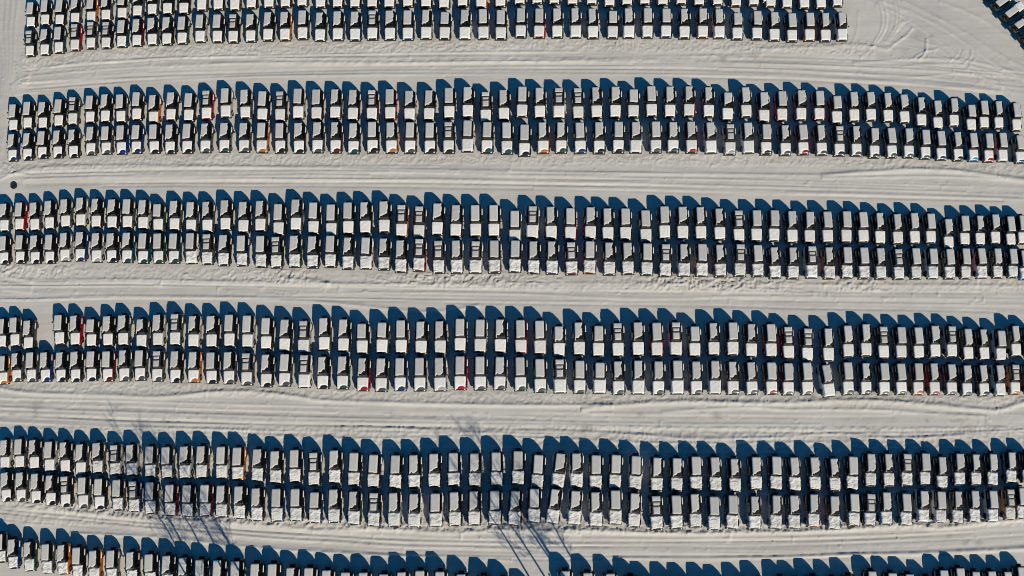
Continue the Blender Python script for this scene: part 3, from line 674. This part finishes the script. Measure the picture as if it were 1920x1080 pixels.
closed = [q for q in CARS if q['t'] != 'o']
closed.sort(key=lambda q: -q['area'])
chosen = closed[:300]
single = chosen + [q for q in CARS if q['t'] == 'o']
rest = closed[300:]
LOOK = {'f': 'suv, roof fully snowed', 'm': 'suv, bare windscreen', 'o': 'soft-top suv, barred roof'}
PROTO = {}
def make_car(q, rv, hv):
    key = (q['t'], q['s'], q['c'], q['hood'], rv, hv)
    root = bpy.data.objects.new('soft_top_suv' if q['t'] == 'o' else 'parked_suv', None)
    root.empty_display_size = .5
    col.objects.link(root)
    if key in PROTO:
        for ch in PROTO[key]:
            d = ch.copy(); d.parent = root; col.objects.link(d)
    else:
        PROTO[key] = []
        for nm, me in car_parts(q['t'], q['s'], q['c'], q['hood'], rv, hv):
            d = bpy.data.objects.new(nm, me); d.parent = root; col.objects.link(d); PROTO[key].append(d)
    root.location = q['loc']; root.rotation_euler = (0, 0, q['rz']); root.scale = q['sc']
    return root
for q in single:
    rv = random.randrange(3 if q['t'] == 'f' else 5); hv = random.randrange(3)
    r = make_car(q, rv, hv)
    if q['left'] and q['left'] <= q['right']: pos = ordinal(q['left']) + ' from left'
    elif q['right']: pos = ordinal(q['right']) + ' from right'
    else: pos = 'out at the end'
    tag(r, f"{CNAME[q['c']]} {LOOK[q['t']]}, {pos} in {LINE_WORDS[q['line']]}", 'soft-top car' if q['t'] == 'o' else 'car',
        'soft-top suvs under snow' if q['t'] == 'o' else 'snow-covered suvs parked in rows')

# all other cars: one mesh
def build_rest():
    cache = {}; mats = []; mid = {}
    def arr(me):
        if me.name not in cache:
            co = np.empty(len(me.vertices) * 3, np.float32); me.vertices.foreach_get('co', co)
            lv = np.empty(len(me.loops), np.int32); me.loops.foreach_get('vertex_index', lv)
            ls = np.empty(len(me.polygons), np.int32); me.polygons.foreach_get('loop_start', ls)
            mi = np.empty(len(me.polygons), np.int32); me.polygons.foreach_get('material_index', mi)
            sm = np.empty(len(me.polygons), bool); me.polygons.foreach_get('use_smooth', sm)
            mp = []
            for m in me.materials:
                if m.name not in mid: mid[m.name] = len(mats); mats.append(m)
                mp.append(mid[m.name])
            cache[me.name] = (co.reshape(-1, 3), lv, ls, np.array(mp, np.int32)[mi], sm)
        return cache[me.name]
    VV, LV, LS, MI, SM = [], [], [], [], []; nv = nl = 0
    for q in rest:
        rv = random.randrange(3 if q['t'] == 'f' else 5); hv = random.randrange(3)
        M = np.array(Matrix.LocRotScale(Vector(q['loc']), Matrix.Rotation(q['rz'], 3, 'Z').to_quaternion(), Vector(q['sc'])))
        for nm, me in car_parts(q['t'], q['s'], q['c'], q['hood'], rv, hv):
            co, lv, ls, mi, sm = arr(me)
            VV.append(co @ M[:3, :3].T.astype(np.float32) + M[:3, 3].astype(np.float32)); LV.append(lv + nv); LS.append(ls + nl); MI.append(mi); SM.append(sm)
            nv += len(co); nl += len(lv)
    me = bpy.data.meshes.new('snowed_in_car_rows')
    V = np.concatenate(VV); lv = np.concatenate(LV); ls = np.concatenate(LS)
    me.vertices.add(len(V)); me.vertices.foreach_set('co', V.ravel())
    me.loops.add(len(lv)); me.loops.foreach_set('vertex_index', lv.astype(np.int32))
    me.polygons.add(len(ls)); me.polygons.foreach_set('loop_start', ls.astype(np.int32))
    for m in mats: me.materials.append(m)
    me.polygons.foreach_set('material_index', np.concatenate(MI)); me.polygons.foreach_set('use_smooth', np.concatenate(SM))
    me.update(calc_edges=True)
    o = bpy.data.objects.new('snowed_in_car_rows', me); col.objects.link(o)
    tag(o, 'remaining snow-covered suvs of the lot, packed side by side in long rows', 'cars', None, 'stuff')
build_rest()

# ------------------------------------------------------------------ tyre left on the snow at the end of the second lane
x, y = unproject(27, 349)
ty = bpy.data.objects.new('discarded_tyre', tyre('z', .46, .24, (0, 0, .13), 'tyre', .5)); col.objects.link(ty); ty.location = (x, y, 0.02)
tag(ty, 'black tyre lying flat on the snow above the red suv near the road', 'tyre')

# ------------------------------------------------------------------ bare trees south of the lot, seen by their shadows
def tubes(segs, n=5):
    V = []; Fc = []
    for path in segs:
        base = len(V)
        for k, (p, r_) in enumerate(path):
            d = (path[min(k + 1, len(path) - 1)][0] - path[max(k - 1, 0)][0]); d = d / (np.linalg.norm(d) + 1e-9)
            a = np.cross(d, [0.3, 0.9, 0.2]); a /= np.linalg.norm(a) + 1e-9; b = np.cross(d, a)
            for q in range(n):
                t = 2 * math.pi * q / n; V.append(p + r_ * (a * math.cos(t) + b * math.sin(t)))
        for k in range(len(path) - 1):
            for q in range(n):
                i0 = base + k * n + q; i1 = base + k * n + (q + 1) % n; Fc.append((i0, i1, i1 + n, i0 + n))
    return V, Fc
def bare_tree(px, py, h, lean, seed, label):
    g = np.random.default_rng(seed)
    x, y = unproject(px, py)
    root = bpy.data.objects.new('bare_tree', None); col.objects.link(root); root.location = (x, y, 0)
    tag(root, label, 'tree', 'bare trees along the south edge of the lot')
    n = 14; path = []; p = np.zeros(3)
    for k in range(n):
        t = k / (n - 1); path.append((np.array([lean[0] * t * t * h + .45 * math.sin(3.4 * t + seed), lean[1] * t * h * .5 + .4 * math.cos(4 * t + seed), h * t - .1]), .14 * (1 - .85 * t) + .012))
    br = []
    def branch(p0, d, ln, r0, depth):
        m = 6; q = [(p0, r0)]; p = p0.copy(); dd = d.copy()
        for k in range(m):
            dd = dd + g.normal(0, .10, 3) + np.array([0, 0, .07]); dd /= np.linalg.norm(dd)
            p = p + dd * ln / m; q.append((p.copy(), r0 * (1 - .8 * (k + 1) / m)))
            if depth < 2 and k > 0:
                for _ in range(2 if depth == 0 else 1):
                    e = dd + g.normal(0, .55, 3); e /= np.linalg.norm(e); branch(p, e, ln * g.uniform(.3, .5), r0 * .45 + .004, depth + 1)
        br.append(q)
    for k in range(26):
        t = g.uniform(.40, .95); i = min(int(t * (n - 1)), n - 2)
        p0 = path[i][0] + (path[i + 1][0] - path[i][0]) * (t * (n - 1) - i)
        a = g.uniform(0, 6.283); d = np.array([math.cos(a), math.sin(a), g.uniform(.5, 1.4)]); d /= np.linalg.norm(d)
        branch(p0, d, g.uniform(1.4, 3.6) * (1.25 - .6 * t), .018, 0)
    V, Fc = tubes([path], 8); o = bpy.data.objects.new('trunk', mk('trunk', V, Fc, M_BARK)); o.parent = root; col.objects.link(o)
    V, Fc = tubes(br, 4); o = bpy.data.objects.new('branches', mk('branches', V, Fc, M_BARK)); o.parent = root; col.objects.link(o)
TREES = [(427, 1205, 21, (.04, .0), 1), (443, 1190, 23, (-.02, .0), 2), (456, 1225, 20, (.03, 0), 3), (475, 1195, 22, (-.03, 0), 4), (502, 1210, 23, (.02, 0), 5), (523, 1200, 21, (.04, 0), 6), (545, 1225, 20, (.0, 0), 7),
         (1068, 1200, 20, (-.04, 0), 11), (1088, 1195, 19, (-.02, 0), 12), (1133, 1215, 23, (.0, 0), 13), (1143, 1210, 22, (.02, 0), 14), (1153, 1225, 21, (.03, 0), 15), (1180, 1210, 20, (.04, 0), 16)]
for i, (px, py, h, ln, sd) in enumerate(TREES):
    bare_tree(px, py, h * 1.07, ln, sd, f"tall bare tree, {ordinal(i + 1)} from left, its thin shadow crossing the snow and the bottom cars")
